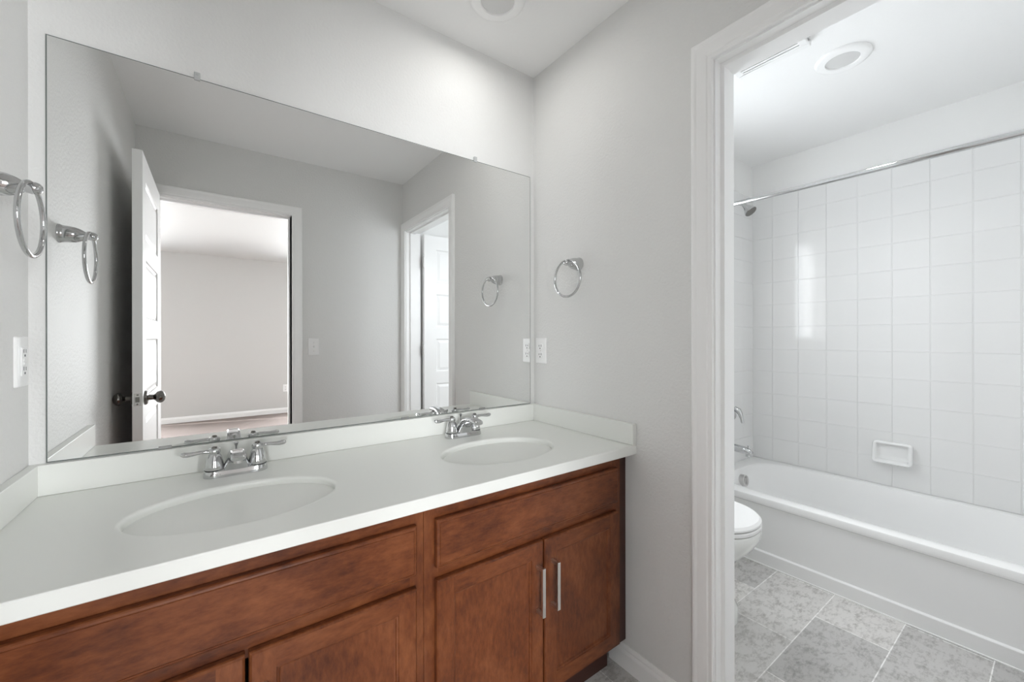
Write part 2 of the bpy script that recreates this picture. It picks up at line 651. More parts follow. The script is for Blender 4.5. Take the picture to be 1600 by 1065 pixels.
OPEN2 = (D2A + 0.016, D2B - 0.016, DZ - 0.016)
b = MB()
u_sweep(b, right_bath, D2A, D2B, DZ, jamb_profile(XR2 - XR, 0.030, 0.072))
struct('trim_1', b, M_TRIM, 'white door jamb and stop of the tub room doorway', 'door jamb')
b = MB()
u_sweep(b, right_bath, OPEN2[0], OPEN2[1], OPEN2[2], CASING)
struct('trim_2', b, M_TRIM, 'white moulded casing around the tub room doorway', 'door casing')
b = MB()
u_sweep(b, right_toilet, OPEN2[0], OPEN2[1], OPEN2[2], CASING)
struct('trim_3', b, M_TRIM, 'white casing on the tub side of the doorway', 'door casing')
OPEN1 = (D1A + 0.016, D1B - 0.0, DZ - 0.016)
D1Bj = D1B + 0.016
b = MB()
u_sweep(b, entry_bath, D1A, D1Bj, DZ, jamb_profile(0.115, 0.040, 0.080))
struct('trim_4', b, M_TRIM, 'white door jamb of the entry doorway', 'door jamb')
b = MB()
u_sweep(b, entry_bath, OPEN1[0] - 0.0, OPEN1[1], OPEN1[2], CASING)
struct('trim_5', b, M_TRIM, 'white moulded casing around the entry doorway, seen in the mirror', 'door casing')
b = MB()
u_sweep(b, entry_bed, OPEN1[0], OPEN1[1], OPEN1[2], CASING)
struct('trim_6', b, M_TRIM, 'white casing on the bedroom side of the entry doorway', 'door casing')

# baseboards
BBP = [(0.0, 0.0), (0.013, 0.0), (0.013, 0.058), (0.011, 0.064), (0.0085, 0.068), (0.0085, 0.074), (0.004, 0.0845), (0.0, 0.0845)]


def baseboard(name, label, fmap, a0, a1):
    mb = MB()
    mb.loft([[fmap(a, d_, z) for d_, z in BBP] for a in (a0, a1)], True, True, True, 0, False)
    return struct(name, mb, M_TRIM, label, 'baseboard')


baseboard('baseboard_right', 'white baseboard between the vanity and the tub room doorway', right_bath, -0.462, OPEN2[1] + 0.069)
baseboard('baseboard_front', 'white baseboard right of the entry doorway', entry_bath, OPEN1[1] + 0.069, XR)
baseboard('baseboard_left', 'white baseboard along the left wall', lambda a, d_, z: (XL + d_, a, z), -0.53, -1.675)
baseboard('baseboard_plumbing', 'white baseboard behind the toilet', lambda a, d_, z: (a, YP - d_, z), XR2, 2.355)
baseboard('baseboard_bedroom', 'white baseboard along the bedroom far wall, seen in the mirror', lambda a, d_, z: (a, BY0 + d_, z), BX0, BX1)

# ------------------------------------------------------------------ doors


def door_leaf(name, fmap, w, h, t, label, knob_a=None, hinge_z=(0.25, 1.03, 1.80), knob=True, hinge_side=0):
    """five-panel door; fmap(a, p, z): a from the hinge edge, p across the thickness (0..t)"""
    mb = MB()
    st, top, bot, rail = 0.105, 0.11, 0.20, 0.095
    ph = (h - top - bot - 4 * rail) / 5
    zs = [0.0, bot]
    for i in range(5):
        zs.append(zs[-1] + ph)
        if i < 4:
            zs.append(zs[-1] + rail)
    zs.append(h)
    xs = [0.0, st, w - st, w]
    for side in (0, 1):
        base, sgn = (0.0, 1) if side == 0 else (t, -1)

        def fm(u, v, d_, base=base, sgn=sgn):
            return fmap(u, base + sgn * d_, v)
        for i in range(3):
            for k in range(len(zs) - 1):
                if i == 1 and k % 2 == 1:
                    mb.rects(fm, xs[i], xs[i + 1], zs[k], zs[k + 1], [(0, 0), (0.004, 0.006), (0.010, 0.009), (0.014, 0.009), (0.034, 0.004), (0.036, 0.004)])
                else:
                    mb.add([fm(xs[i], zs[k], 0), fm(xs[i + 1], zs[k], 0), fm(xs[i + 1], zs[k + 1], 0), fm(xs[i], zs[k + 1], 0)], [(0, 1, 2, 3)])
    for (q0, q1) in (((0, 0), (w, 0)), ((w, 0), (w, h)), ((w, h), (0, h)), ((0, h), (0, 0))):
        mb.add([fmap(q0[0], 0, q0[1]), fmap(q1[0], 0, q1[1]), fmap(q1[0], t, q1[1]), fmap(q0[0], t, q0[1])], [(0, 1, 2, 3)])
    o = tag(mb.build(name, M_TRIM), label, 'door', kind='structure')
    zk = 0.93
    for base, sgn in ((0.0, -1), (t, 1)):
        if not knob:
            break
        k = MB()
        org = Vector(fmap(w - 0.066, base, zk))
        ax = Vector(fmap(w - 0.066, base + sgn, zk)) - org
        k.lathe([(0.0, 0.0), (0.033, 0.0), (0.033, 0.004), (0.028, 0.010), (0.013, 0.013), (0.0115, 0.030), (0.016, 0.036), (0.025, 0.043), (0.0285, 0.053),
                 (0.026, 0.062), (0.018, 0.069), (0.008, 0.072), (0.0, 0.072)], org, ax, 28)
        tag(k.build('knob', M_PEWTER, o), 'dark round door knob')
    if knob:
        p = MB()
        p.box(fmap(w - 0.001, t / 2 - 0.0125, zk - 0.028), fmap(w + 0.0015, t / 2 + 0.0125, zk + 0.028))
        tag(p.build('latch_plate', M_STEEL, o), 'bright steel latch plate on the door edge')
        p = MB()
        p.box(fmap(w + 0.001, t / 2 - 0.007, zk - 0.011), fmap(w + 0.009, t / 2 + 0.007, zk + 0.011))
        p.build('latch_bolt', M_PEWTER, o)
        for dz in (-0.021, 0.021):
            p = MB()
            org = Vector(fmap(w + 0.0013, t / 2, zk + dz))
            p.lathe([(0, 0), (0.0042, 0), (0.0036, 0.0009), (0, 0.0009)], org, Vector(fmap(w + 1, t / 2, zk + dz)) - org, 12)
            p.build('screw', M_PEWTER, o)
    for z in hinge_z:
        g = MB()
        a = fmap(-0.006, hinge_side, z - 0.045)
        g.tube([a, fmap(-0.006, hinge_side, z + 0.045)], 0.0065, 10)
        q = 0.036 if hinge_side > t / 2 else -0.036
        g.box(fmap(-0.0065, hinge_side, z - 0.045), fmap(-0.0035, hinge_side - q, z + 0.045))
        g.build('hinge', M_STEEL, o)
    return o


# entry door, open against the left wall (hinged at the left jamb)
LW = 0.705
door_leaf('door_1', lambda a, p, z: (D1A - 0.006 + 0.035 - p + 0.002, YF + 0.018 + a, z + 0.010), LW, 2.040, 0.035,
          'white five-panel entry door standing open by the left wall, seen in the mirror', hinge_side=0.0357)
# tub room door, open into the tub room (hinged at the far jamb)
door_leaf('door_2', lambda a, p, z: (XR2 + 0.022 + a, D2A + 0.018 + p, z + 0.010), 0.715, 2.030, 0.035,
          'white five-panel tub room door standing open, seen in the mirror', hinge_z=(0.25, 1.11, 1.81), hinge_side=0.0357)

# ------------------------------------------------------------------ mirror
MX0, MX1, MZ0, MZ1 = -0.337, 1.1952, 0.9045, 1.9644
mir = empty('wall_mirror', (0.43, 0, MZ0), 'wide frameless wall mirror above the double vanity', 'mirror')
b = MB()
T = 0.006
b.rects(lambda u, v, h: (u, -h, v), MX0, MX1, MZ0, MZ1, [(0, 0.0005), (0, T - 0.0012), (0.0028, T)], cap=False, mi=1)
b.rects(lambda u, v, h: (u, -h, v), MX0 + 0.0028, MX1 - 0.0028, MZ0 + 0.0028, MZ1 - 0.0028, [(0, T), (0.001, T)], mi=0)
b.build('mirror_glass', [M_MIRROR, M_MIRROR_EDGE], mir)
for x in (-0.040, 0.896):
    c = MB()
    c.box((x - 0.007, -0.001, MZ1 - 0.006), (x + 0.007, -0.010, MZ1 + 0.016))
    c.lathe([(0.0, 0), (0.0035, 0), (0.0025, 0.002), (0, 0.002)], (x, -0.010, MZ1 + 0.009), (0, -1, 0), 12)
    tag(c.build('mirror_clip', M_CLEAR, mir, bevel=0.002), 'small clear clip on the top edge of the mirror')
for x in (-0.112, 0.584, 0.928):
    c = MB()
    c.box((x - 0.014, -0.0065, MZ0 - 0.001), (x + 0.014, -0.0085, MZ0 + 0.007))
    tag(c.build('mirror_clip', M_CLIP, mir), 'flat metal clip on the bottom edge of the mirror')

# ------------------------------------------------------------------ countertop with backsplash
SINKS = [(0.050, -0.336), (0.795, -0.334)]
SA, SB = 0.207, 0.141
CY = -0.580
top = empty('vanity_countertop', (0.43, -0.29, CB), 'long white countertop with low backsplash on the brown vanity', 'countertop')


def ellipse(cx, cy, a, b_, z, n=72):
    return [Vector((cx + a * math.cos(2 * math.pi * k / n), cy + b_ * math.sin(2 * math.pi * k / n), z)) for k in range(n)]


def counter_slab():
    bm = bmesh.new()
    x0, x1, y0, y1 = XL + 0.0005, XR - 0.0005, CY + 0.003, -0.0005
    outer = [bm.verts.new(p) for p in ((x0, y0, CT), (x1, y0, CT), (x1, y1, CT), (x0, y1, CT))]
    eds = [bm.edges.new((outer[i], outer[(i + 1) % 4])) for i in range(4)]
    for cx, cy in SINKS:
        r = [bm.verts.new(p) for p in ellipse(cx, cy, SA + 0.009, SB + 0.009, CT)]
        eds += [bm.edges.new((r[i], r[(i + 1) % len(r)])) for i in range(len(r))]
    bmesh.ops.triangle_fill(bm, edges=eds, use_beauty=True)
    me = bpy.data.meshes.new('tmp')
    bm.to_mesh(me)
    vs = [v.co.copy() for v in me.vertices]
    fs = [tuple(p.vertices) for p in me.polygons]
    bm.free()
    bpy.data.meshes.remove(me)
    return vs, fs


b = MB()
vs, fs = counter_slab()
b.add(vs, fs)
for cx, cy in SINKS:   # eased rim of each bowl cut-out
    prof = [(0.009, 0), (0.006, -0.0004), (0.0035, -0.0015), (0.0015, -0.0035), (0.0004, -0.006), (0.0, -0.009), (0.0, -0.018), (0.02, -0.018)]
    b.loft([ellipse(cx, cy, SA + o, SB + o, CT + z) for o, z in prof], True, False, False, 0, True)
x0, x1 = XL + 0.0005, XR - 0.0005
front = [(CY + 0.003, CT), (CY + 0.0012, CT - 0.0006), (CY, CT - 0.003), (CY, CB + 0.002), (CY + 0.002, CB), (CY + 0.030, CB), (CY + 0.030, CT - 0.018), (-0.0005, CT - 0.018)]
b.loft([[(x, y, z) for y, z in front] for x in (x0, x1)], False, False, False, 0, False)
b.add([(x1, y, z) for y, z in front] + [(x1, -0.0005, CT)], [tuple(range(len(front) + 1))])
b.add([(x0, y, z) for y, z in front] + [(x0, -0.0005, CT)], [tuple(range(len(front) + 1))])
b.build('counter_slab', M_COUNTER, top, recalc=True)
ST = 0.9029
b = MB()
b.box((XL + 0.0005, -0.0005, CT + 0.0003), (XR - 0.0005, -0.020, ST))
b.build('backsplash', M_COUNTER, top, bevel=0.0015)
b = MB()
b.box((XR - 0.0005, -0.0203, CT + 0.0003), (XR - 0.020, CY, ST))
b.build('side_splash', M_COUNTER, top, bevel=0.0015)
b = MB()
b.box((XL + 0.0005, -0.0203, CT + 0.0003), (XL + 0.020, CY, ST))
b.build('side_splash', M_COUNTER, top, bevel=0.0015)

# ------------------------------------------------------------------ undermount sinks


def sink(cx, cy, label):
    root = empty('sink', (cx, cy, CT - 0.165), label, 'sink', 'oval sinks in the vanity counter')
    prof = [(1.10, -0.019), (1.10, -0.026), (1.035, -0.026)]
    inner = [(1.075, -0.0188), (1.060, -0.0212), (1.020, -0.0216), (1.006, -0.025), (0.985, -0.045), (0.95, -0.072), (0.89, -0.100), (0.79, -0.124), (0.64, -0.141), (0.44, -0.151), (0.22, -0.156), (0.12, -0.158)]
    b = MB()
    b.loft([ellipse(cx, cy, SA * s, SB * s + (s - 1) * 0.06, CT + z) for s, z in reversed(prof)] + [ellipse(cx, cy, SA * s, SB * s, CT + z) for s, z in inner],
           True, False, True, 0, True)
    b.loft([ellipse(cx, cy, SA * s + 0.006, SB * s + 0.006, CT + z - 0.006) for s, z in inner[3:]], True, False, True, 0, True)
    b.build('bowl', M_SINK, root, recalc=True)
    d_ = MB()
    d_.lathe([(0.0, 0.001), (0.010, 0.001), (0.012, 0.0035), (0.018, 0.004), (0.022, 0.002), (0.023, 0.0)], (cx, cy, CT - 0.1575), n=24)
    d_.build('drain', M_CHROME, root)
    # overflow slot high on the rear of the bowl
    s_ = MB()
    ring = []
    ys = cy + SB * 0.972
    for k in range(20):
        t = 2 * math.pi * k / 20
        ring.append((cx + 0.017 * math.cos(t), ys - 0.0016 + 0.0022 * math.sin(t) * 0.6, CT - 0.046 + 0.0026 * math.sin(t)))
    s_.add(ring, [tuple(range(20))])
    ring2 = [(p[0], p[1] + 0.004, p[2]) for p in ring]
    s_.loft([ring, ring2], True, False, True)
    s_.build('overflow_slot', M_STEEL, root)
    return root


sink(*SINKS[0], 'oval white undermount sink nearest the left wall')
sink(*SINKS[1], 'oval white undermount sink nearest the tub room doorway')

# ------------------------------------------------------------------ faucets


def faucet(cx, cy, label):
    z = CT
    root = empty('faucet', (cx, cy, z), label, 'faucet', 'chrome centerset faucets')
    b = MB()

    def stadium(hw, r, zz, sq=1.0):
        ring = []
        n = 14
        for sgn in (1, -1):
            for k in range(n + 1):
                t = math.radians(-90 + 180 * k / n)
                ring.append((cx + sgn * (hw - r) + sgn * r * math.cos(t), cy + sgn * r * math.sin(t), zz))
        return ring
    b.loft([stadium(0.077, 0.027, z + 0.0003), stadium(0.077, 0.027, z + 0.006), stadium(0.0745, 0.0245, z + 0.017), stadium(0.070, 0.020, z + 0.0205)], True, True, True, 0, True)
    bp = b.build('base_plate', M_CHROME, root)
    tx = bpy.data.curves.new('script_mark', 'FONT')
    tx.body, tx.size, tx.shear, tx.extrude, tx.align_x = 'Moen', 0.0105, 0.25, 0.0003, 'CENTER'
    tx.materials.append(M_PEWTER)
    tmp = bpy.data.objects.new('lettering', tx)
    COL.objects.link(tmp)
    bpy.context.view_layer.update()
    me = bpy.data.meshes.new_from_object(tmp.evaluated_get(bpy.context.evaluated_depsgraph_get()))
    bpy.data.objects.remove(tmp)
    me.transform(Matrix.Translation((cx - 0.050, cy - 0.0274, z + 0.0062)) @ Matrix.Rotation(math.radians(77), 4, 'X'))
    to = bpy.data.objects.new('script_mark', me)
    COL.objects.link(to)
    to.parent = bp
    to['label'] = 'small dark script mark on the faucet base'
    for s in (-1, 1):
        hx = cx + s * 0.051
        h = MB()
        h.lathe([(0.0, 0.0195), (0.0225, 0.0195), (0.0228, 0.0225), (0.0222, 0.030), (0.0205, 0.042), (0.0175, 0.054), (0.0145, 0.061), (0.0135, 0.063), (0.0145, 0.066),
                 (0.0150, 0.071), (0.0135, 0.076), (0.009, 0.0785), (0.0, 0.0785)], (hx, cy, z), n=28)
        ho = h.build('handle', M_CHROME, root)
        c = MB()
        c.lathe([(0.0, 0.0775), (0.0065, 0.0775), (0.0065, 0.0815), (0.005, 0.0825), (0, 0.0825)], (hx, cy, z), n=18)
        c.build('index_cap', M_PEWTER, ho)
        l = MB()
        pts = [(0.005, 0.069), (0.018, 0.0715), (0.031, 0.0715), (0.044, 0.070), (0.057, 0.069), (0.068, 0.0705), (0.0735, 0.072)]
        rad = [0.0085, 0.0070, 0.0064, 0.0074, 0.0090, 0.0092, 0.0050]
        l.tube([(hx + s * u, cy - 0.002, z + w_) for u, w_ in pts], rad, 14, flat=0.75)
        l.build('lever', M_CHROME, ho)
        r_ = MB()
        r_.lathe([(0.0223, 0.0183), (0.0232, 0.0190), (0.0232, 0.0203), (0.0223, 0.0208)], (hx, cy, z), n=28)
        r_.build('seal_ring', M_GAP, ho)
    # low arched spout: broad flared foot, narrowing to a flat nose over the bowl
    sp = MB()

    def sect(yc, zc, w, hgt, tilt):
        ring = []
        n = 24
        for k in range(n):
            t = 2 * math.pi * k / n
            u = math.copysign(abs(math.cos(t)) ** 0.55, math.cos(t)) * w / 2
            v = math.copysign(abs(math.sin(t)) ** 0.55, math.sin(t)) * hgt / 2
            a = math.radians(tilt)
            ring.append((cx + u, cy + yc - v * math.sin(a), z + zc + v * math.cos(a)))
        return ring
    # tilt = angle of the section's height axis away from vertical, towards +y (negative = leaning to the front)
    sp.loft([sect(-0.002, 0.017, 0.066, 0.050, -90), sect(-0.004, 0.028, 0.060, 0.050, -84), sect(-0.010, 0.041, 0.052, 0.045, -70), sect(-0.020, 0.052, 0.045, 0.040, -52),
             sect(-0.038, 0.0615, 0.040, 0.034, -32), sect(-0.060, 0.0675, 0.0365, 0.027, -12), sect(-0.086, 0.0715, 0.035, 0.021, 4), sect(-0.106, 0.0705, 0.0345, 0.018, 12),
             sect(-0.116, 0.0685, 0.034, 0.016, 18), sect(-0.120, 0.067, 0.030, 0.011, 20)], True, True, True, 0, True)
    so = sp.build('spout', M_CHROME, root)
    a = MB()
    a.lathe([(0.0, 0.0), (0.0105, 0.0), (0.0105, 0.010), (0, 0.010)], (cx, cy - 0.103, z + 0.054), n=20)
    a.build('aerator', M_STEEL, so)
    r = MB()
    r.lathe([(0.0, 0.018), (0.0024, 0.018), (0.0024, 0.069), (0.0035, 0.073), (0.0055, 0.078), (0.0064, 0.081), (0.0048, 0.084), (0, 0.0845)], (cx, cy + 0.0225, z), n=16)
    r.build('lift_rod', M_CHROME, root)
    return root


FY = -0.088
faucet(0.050, FY, 'chrome two-handle faucet behind the sink nearest the left wall')
faucet(0.790, FY, 'chrome two-handle faucet behind the sink nearest the tub room doorway')

# ------------------------------------------------------------------ vanity cabinets
FYF, FYD = -0.545, -0.565      # face frame front, door fronts
CZ0 = 0.116


def front_map(u, v, h):
    return (u, FYF - 0.0006 - h, v)


def slab_front(name, x0, x1, z0, z1, root):
    b = MB()
    b.rects(front_map, x0, x1, z0, z1, [(0.0015, 0.0), (0, 0.002), (0, 0.013), (0.0015, 0.0160), (0.004, 0.0178), (0.0075, 0.0184), (0.0080, 0.0176), (0.0095, 0.0194), (0.0105, 0.0194)])
    return b.build(name, M_WOOD_H, root)


def cabinet_door(x0, x1, z0, z1, root, pull_x):
    b = MB()
    r = 0.046
    b.rects(front_map, x0, x1, z0, z1, [(0.0015, 0.0), (0, 0.002), (0, 0.013), (0.0015, 0.0160), (0.005, 0.0194)], cap=False, mi=0)
    o, h = 0.005, 0.0194
    xa, xb, za, zb = x0 + o, x1 - o, z0 + o, z1 - o
    xi, xj, zi, zj = x0 + r, x1 - r, z0 + r, z1 - r
    for q in ((xa, xi, za, zb, 0), (xj, xb, za, zb, 0), (xi, xj, za, zi, 1), (xi, xj, zj, zb, 1)):
        b.add([front_map(q[0], q[2], h), front_map(q[1], q[2], h), front_map(q[1], q[3], h), front_map(q[0], q[3], h)], [(0, 1, 2, 3)], q[4])
    b.rects(front_map, xi, xj, zi, zj, [(0, h), (0.0015, 0.0165), (0.005, 0.0155), (0.007, 0.0115), (0.0095, 0.0105)], cap=False, mi=0)
    d_ = b.build('door', [M_WOOD_V, M_WOOD_H], root)
    p = MB()
    g = 0.0093
    p.add([front_map(xi + g, zi + g, 0.0105), front_map(xj - g, zi + g, 0.0105), front_map(xj - g, zj - g, 0.0105), front_map(xi + g, zj - g, 0.0105)], [(0, 1, 2, 3)])
    p.add([front_map(xi + g, zi + g, 0.006), front_map(xj - g, zi + g, 0.006), front_map(xj - g, zj - g, 0.006), front_map(xi + g, zj - g, 0.006)], [(3, 2, 1, 0)])
    p.build('panel', M_WOOD_V, d_)
    if pull_x is not None:
        k = MB()
        y0 = FYF - 0.0006 - h
        k.box((pull_x - 0.0055, y0 - 0.024, 0.399), (pull_x + 0.0055, y0 - 0.033, 0.541))
        for zz in (0.405, 0.535):
            k.box((pull_x - 0.0048, y0 + 0.0002, zz - 0.0048), (pull_x + 0.0048, y0 - 0.025, zz + 0.0048))
        tag(k.build('handle', M_NICKEL, d_, bevel=0.001), 'brushed nickel bar handle')
    return d_


def cabinet(x0, x1, label, edges, split, filler):
    root = empty('vanity_cabinet', ((x0 + x1) / 2, -0.27, 0), label, 'cabinet', 'cabinets of the double vanity')
    b = MB()
    t = 0.018
    top_z = CB - 0.001
    e = 0.0006
    # carcass: sides, bottom, face frame
    for xa in (x0 + e, x1 - e - t):
        b.box((xa, -0.003, CZ0), (xa + t, FYF + 0.019, top_z - 0.02))
    b.box((x0 + e, -0.003, CZ0), (x1 - e, FYF + 0.019, CZ0 + t))
    b.build('carcass', M_WOOD_DARK, root)
    f = MB()
    f.box((x0 + e, FYF, CZ0), (edges[0] + 0.012, FYF + 0.019, top_z), 0)
    f.box((edges[1] - 0.012, FYF, CZ0), (x1 - e, FYF + 0.019, top_z), 0)
    for za, zb in ((0.742, top_z), (0.586, 0.648), (CZ0, 0.152)):
        f.box((edges[0] + 0.012, FYF, za), (edges[1] - 0.012, FYF + 0.019, zb), 1)
    f.build('face_frame', [M_WOOD_V, M_WOOD_H], root)
    slab_front('drawer_front', edges[0], edges[1], 0.635, 0.756, root)
    cabinet_door(edges[0], split - 0.003, 0.140, 0.604, root, split - 0.003 - 0.026)
    cabinet_door(split + 0.003, edges[1], 0.140, 0.604, root, split + 0.003 + 0.026)
    k = MB()
    k.box((x0 + e, -0.470, 0.0), (x1 - e, -0.486, CZ0))
    k.build('toe_kick', M_WOOD_DARK, root)
    fl = MB()
    fl.box((filler[0], FYF + 0.014, CZ0 - 0.012), (filler[1], FYF + 0.032, top_z))
    fl.build('filler_strip', M_WOOD_DARK, root)
    return root


cabinet(-0.340, 0.420, 'cherry brown vanity cabinet under the left sink, in the lower left', (-0.298, 0.396), 0.0495, (XL + 0.0005, -0.3405))
cabinet(0.420, 1.171, 'cherry brown vanity cabinet with two bar handles, beside the right wall', (0.448, 1.142), 0.800, (1.1715, XR - 0.0005))

# ------------------------------------------------------------------ towel rings


def towel_ring(wall_x, sgn, yc, zp, label):
    """post out of the wall (sgn = direction into the room) with a ring hanging in a plane parallel to the wall"""
    root = empty('towel_ring', (wall_x, yc, zp), label, 'towel ring', 'chrome towel rings')
    p = MB()
    p.lathe([(0.0, 0.0), (0.0275, 0.0), (0.0275, 0.0035), (0.0255, 0.0065), (0.0245, 0.012), (0.0235, 0.026), (0.0215, 0.036), (0.0175, 0.046), (0.0130, 0.053), (0.0108, 0.057),
             (0.0112, 0.061), (0.0125, 0.066), (0.0125, 0.072), (0.0100, 0.078), (0.0055, 0.0815), (0.0, 0.082)], (wall_x, yc, zp), (sgn, 0, 0), 32)
    p.build('post', M_CHROME, root)
    r = MB()
    R, cx, cz = 0.0735, wall_x + sgn * 0.0655, zp - 0.0735 + 0.009
    r.tube([(cx, yc + R * math.sin(2 * math.pi * k / 64), cz + R * math.cos(2 * math.pi * k / 64)) for k in range(64)], 0.0048, 12, closed=True)
    r.build('ring', M_CHROME, root)
    return root


towel_ring(XL, 1, -0.251, 1.518, 'chrome towel ring on the left wall')
towel_ring(XR, -1, -0.294, 1.516, 'chrome towel ring on the wall beside the tub room doorway')

# ------------------------------------------------------------------ outlets and switch


def plate(fmap, a, z, name, label, cat, group=None, w=0.072, h=0.117):
    root = empty(name, fmap(a, z, 0), label, cat, group)
    p = MB()
    p.rects(lambda u, v, d_: fmap(u, v, d_), a - w / 2, a + w / 2, z - h / 2, z + h / 2, [(0, 0.0), (0, 0.003), (0.0015, 0.0055), (0.004, 0.0062)], r=0.004, rn=4)
    p.build('cover_plate', M_PLASTIC, root)
    return root


def duplex(fmap, a, z, label):
    root = plate(fmap, a, z, 'wall_outlet', label, 'outlet', 'wall outlets')
    for dz in (0.0195, -0.0195):
        r = MB()
        r.rects(lambda u, v, d_: fmap(u, v, d_), a - 0.017, a + 0.017, z + dz - 0.0145, z + dz + 0.0145, [(0, 0.0055), (0, 0.0075), (0.001, 0.0085)], r=0.010, rn=5)
        ro = r.build('receptacle', M_PLASTIC, root)
        s = MB()
        for (u0, u1, v0, v1) in ((-0.0085, -0.0055, -0.002, 0.008), (0.0055, 0.0085, -0.001, 0.007), (-0.0028, 0.0028, -0.0115, -0.0060)):
            s.rects(lambda u, v, d_: fmap(u, v, d_), a + u0, a + u1, z + dz + v0, z + dz + v1, [(0, 0.0080), (0, 0.0088)])
        s.build('slots', M_SLOT, ro)
    s = MB()
    s.lathe([(0.0, 0.0), (0.003, 0.0), (0.0025, 0.001), (0, 0.001)], fmap(a, z, 0.006), Vector(fmap(a, z, 1)) - Vector(fmap(a, z, 0)), 12)
    s.build('screw', M_STEEL, root)
    return root


def decora(fmap, a, z, label):
    root = plate(fmap, a, z, 'wall_outlet', label, 'outlet', 'wall outlets')
    r = MB()
    r.rects(lambda u, v, d_: fmap(u, v, d_), a - 0.0165, a + 0.0165, z - 0.0335, z + 0.0335, [(0, 0.0055), (0, 0.0078), (0.001, 0.0085)], r=0.002, rn=3)
    ro = r.build('receptacle', M_PLASTIC, root)
    for dz, n in ((0.0205, 0), (-0.0205, 1)):
        s = MB()
        for (u0, u1, v0, v1) in ((-0.0080, -0.0055, 0.000, 0.009), (0.0055, 0.0080, 0.000, 0.008), (-0.0028, 0.0028, -0.009, -0.0040)):
            s.rects(lambda u, v, d_: fmap(u, v, d_), a + u0, a + u1, z + dz + v0, z + dz + v1, [(0, 0.0080), (0, 0.0088)])
        s.build('slots', M_SLOT, ro)
    for dz in (0.0045, -0.0045):
        s = MB()
        s.rects(lambda u, v, d_: fmap(u, v, d_), a - 0.009, a + 0.009, z + dz - 0.0028, z + dz + 0.0028, [(0, 0.008), (0, 0.0095), (0.0006, 0.0100)])
        s.build('test_button', M_PLASTIC, ro)
    return root


duplex(lambda u, v, d_: (XR - d_, u, v), -0.055, 1.152, 'white duplex outlet on the right wall beside the mirror')
decora(lambda u, v, d_: (XL + d_, u, v), -0.0555, 1.158, 'white outlet with test buttons on the left wall beside the mirror')
duplex(lambda u, v, d_: (u, BY0 + d_, v), 0.930, 0.40, 'small white outlet low on the bedroom wall, seen in the mirror')
sw_map = lambda u, v, d_: (u, YF + d_, v)
sw = plate(sw_map, 0.566, 1.150, 'light_switch', 'white toggle light switch beside the entry doorway, seen in the mirror', 'switch')
b = MB()
b.rects(sw_map, 0.566 - 0.006, 0.566 + 0.006, 1.150 - 0.012, 1.150 + 0.012, [(0, 0.005), (0, 0.0072), (0.0008, 0.0076)])
b.add([sw_map(0.566 + u, 1.150 + v, d_) for u, v, d_ in ((-0.004, -0.006, 0.007), (0.004, -0.006, 0.007), (0.004, 0.006, 0.007), (-0.004, 0.006, 0.007),
      (-0.003, 0.004, 0.017), (0.003, 0.004, 0.017), (0.003, 0.010, 0.016), (-0.003, 0.010, 0.016))],
      [(0, 1, 5, 4), (1, 2, 6, 5), (2, 3, 7, 6), (3, 0, 4, 7), (4, 5, 6, 7)])
b.build('toggle', M_PLASTIC, sw)
for dz in (0.030, -0.030):
    s = MB()
    s.lathe([(0.0, 0.0), (0.003, 0.0), (0.0025, 0.001), (0, 0.001)], sw_map(0.566, 1.150 + dz, 0.006), (0, 1, 0), 12)
    s.build('screw', M_STEEL, sw)

# ------------------------------------------------------------------ recessed ceiling lights, fan


def can_light(x, y, label):
    root = empty('ceiling_light', (x, y, H), label, 'ceiling light', 'round recessed ceiling lights')
    t = MB()
    t.lathe([(0.100, 0.0), (0.100, -0.005), (0.097, -0.009), (0.088, -0.012), (0.068, -0.014), (0.0625, -0.013), (0.060, -0.006)], (x, y, H), n=48, cap0=False, cap1=False)
    t.build('trim_ring', M_TRIM, root)
    l = MB()
    l.lathe([(0.0605, -0.0075), (0.045, -0.010), (0.02, -0.0115), (0.004, -0.012)], (x, y, H), n=40, cap0=False)
    l.build('lens', M_LENS, root)
    return root


can_light(0.83, -0.274, 'round recessed ceiling light above the vanity')
can_light(2.235, -0.907, 'round recessed ceiling light above the tub room')

fan = empty('exhaust_fan', (1.853, -0.727, H), 'square white louvred exhaust fan on the tub room ceiling', 'exhaust fan')
FX0, FX1, FYa, FYb = 1.712, 1.995, -0.867, -0.587
b = MB()
cm = lambda u, v, d_: (u, v, H - d_)
for (u0, u1, v0, v1) in ((FX0, FX0 + 0.028, FYa, FYb), (FX1 - 0.028, FX1, FYa, FYb), (FX0 + 0.028, FX1 - 0.028, FYa, FYa + 0.03), (FX0 + 0.028, FX1 - 0.028, FYb - 0.03, FYb)):
    b.box((u0, v0, H), (u1, v1, H - 0.024))
b.build('grille_frame', M_PLASTIC, fan, bevel=0.004)
b = MB()
n = 13
for i in range(n):
    u = FX0 + 0.034 + (FX1 - FX0 - 0.068) * i / (n - 1)
    b.box((u - 0.0055, FYa + 0.028, H - 0.012), (u + 0.0055, FYb - 0.028, H - 0.022))
b.build('louvres', M_PLASTIC, fan)
b = MB()
b.box((FX0 + 0.02, FYa + 0.02, H - 0.0005), (FX1 - 0.02, FYb - 0.02, H - 0.003))
b.build('backing', M_STEEL, fan)

# ------------------------------------------------------------------ bathtub
TZ = 0.3565
TY0, TY1 = YP - 0.0085, YT + 0.0005
X0T = 2.362
tub = empty('bathtub', (2.745, -0.91, 0), 'white built-in bathtub against the tiled wall', 'bathtub')
N = 96


def superrect(cx, cy, a, b_, z, p):
    ring = []
    for k in range(N):
        t = 2 * math.pi * k / N
        c_, s_ = math.cos(t), math.sin(t)
        ring.append((cx + a * math.copysign(abs(c_) ** (2 / p), c_), cy + b_ * math.copysign(abs(s_) ** (2 / p), s_), z))
    return ring


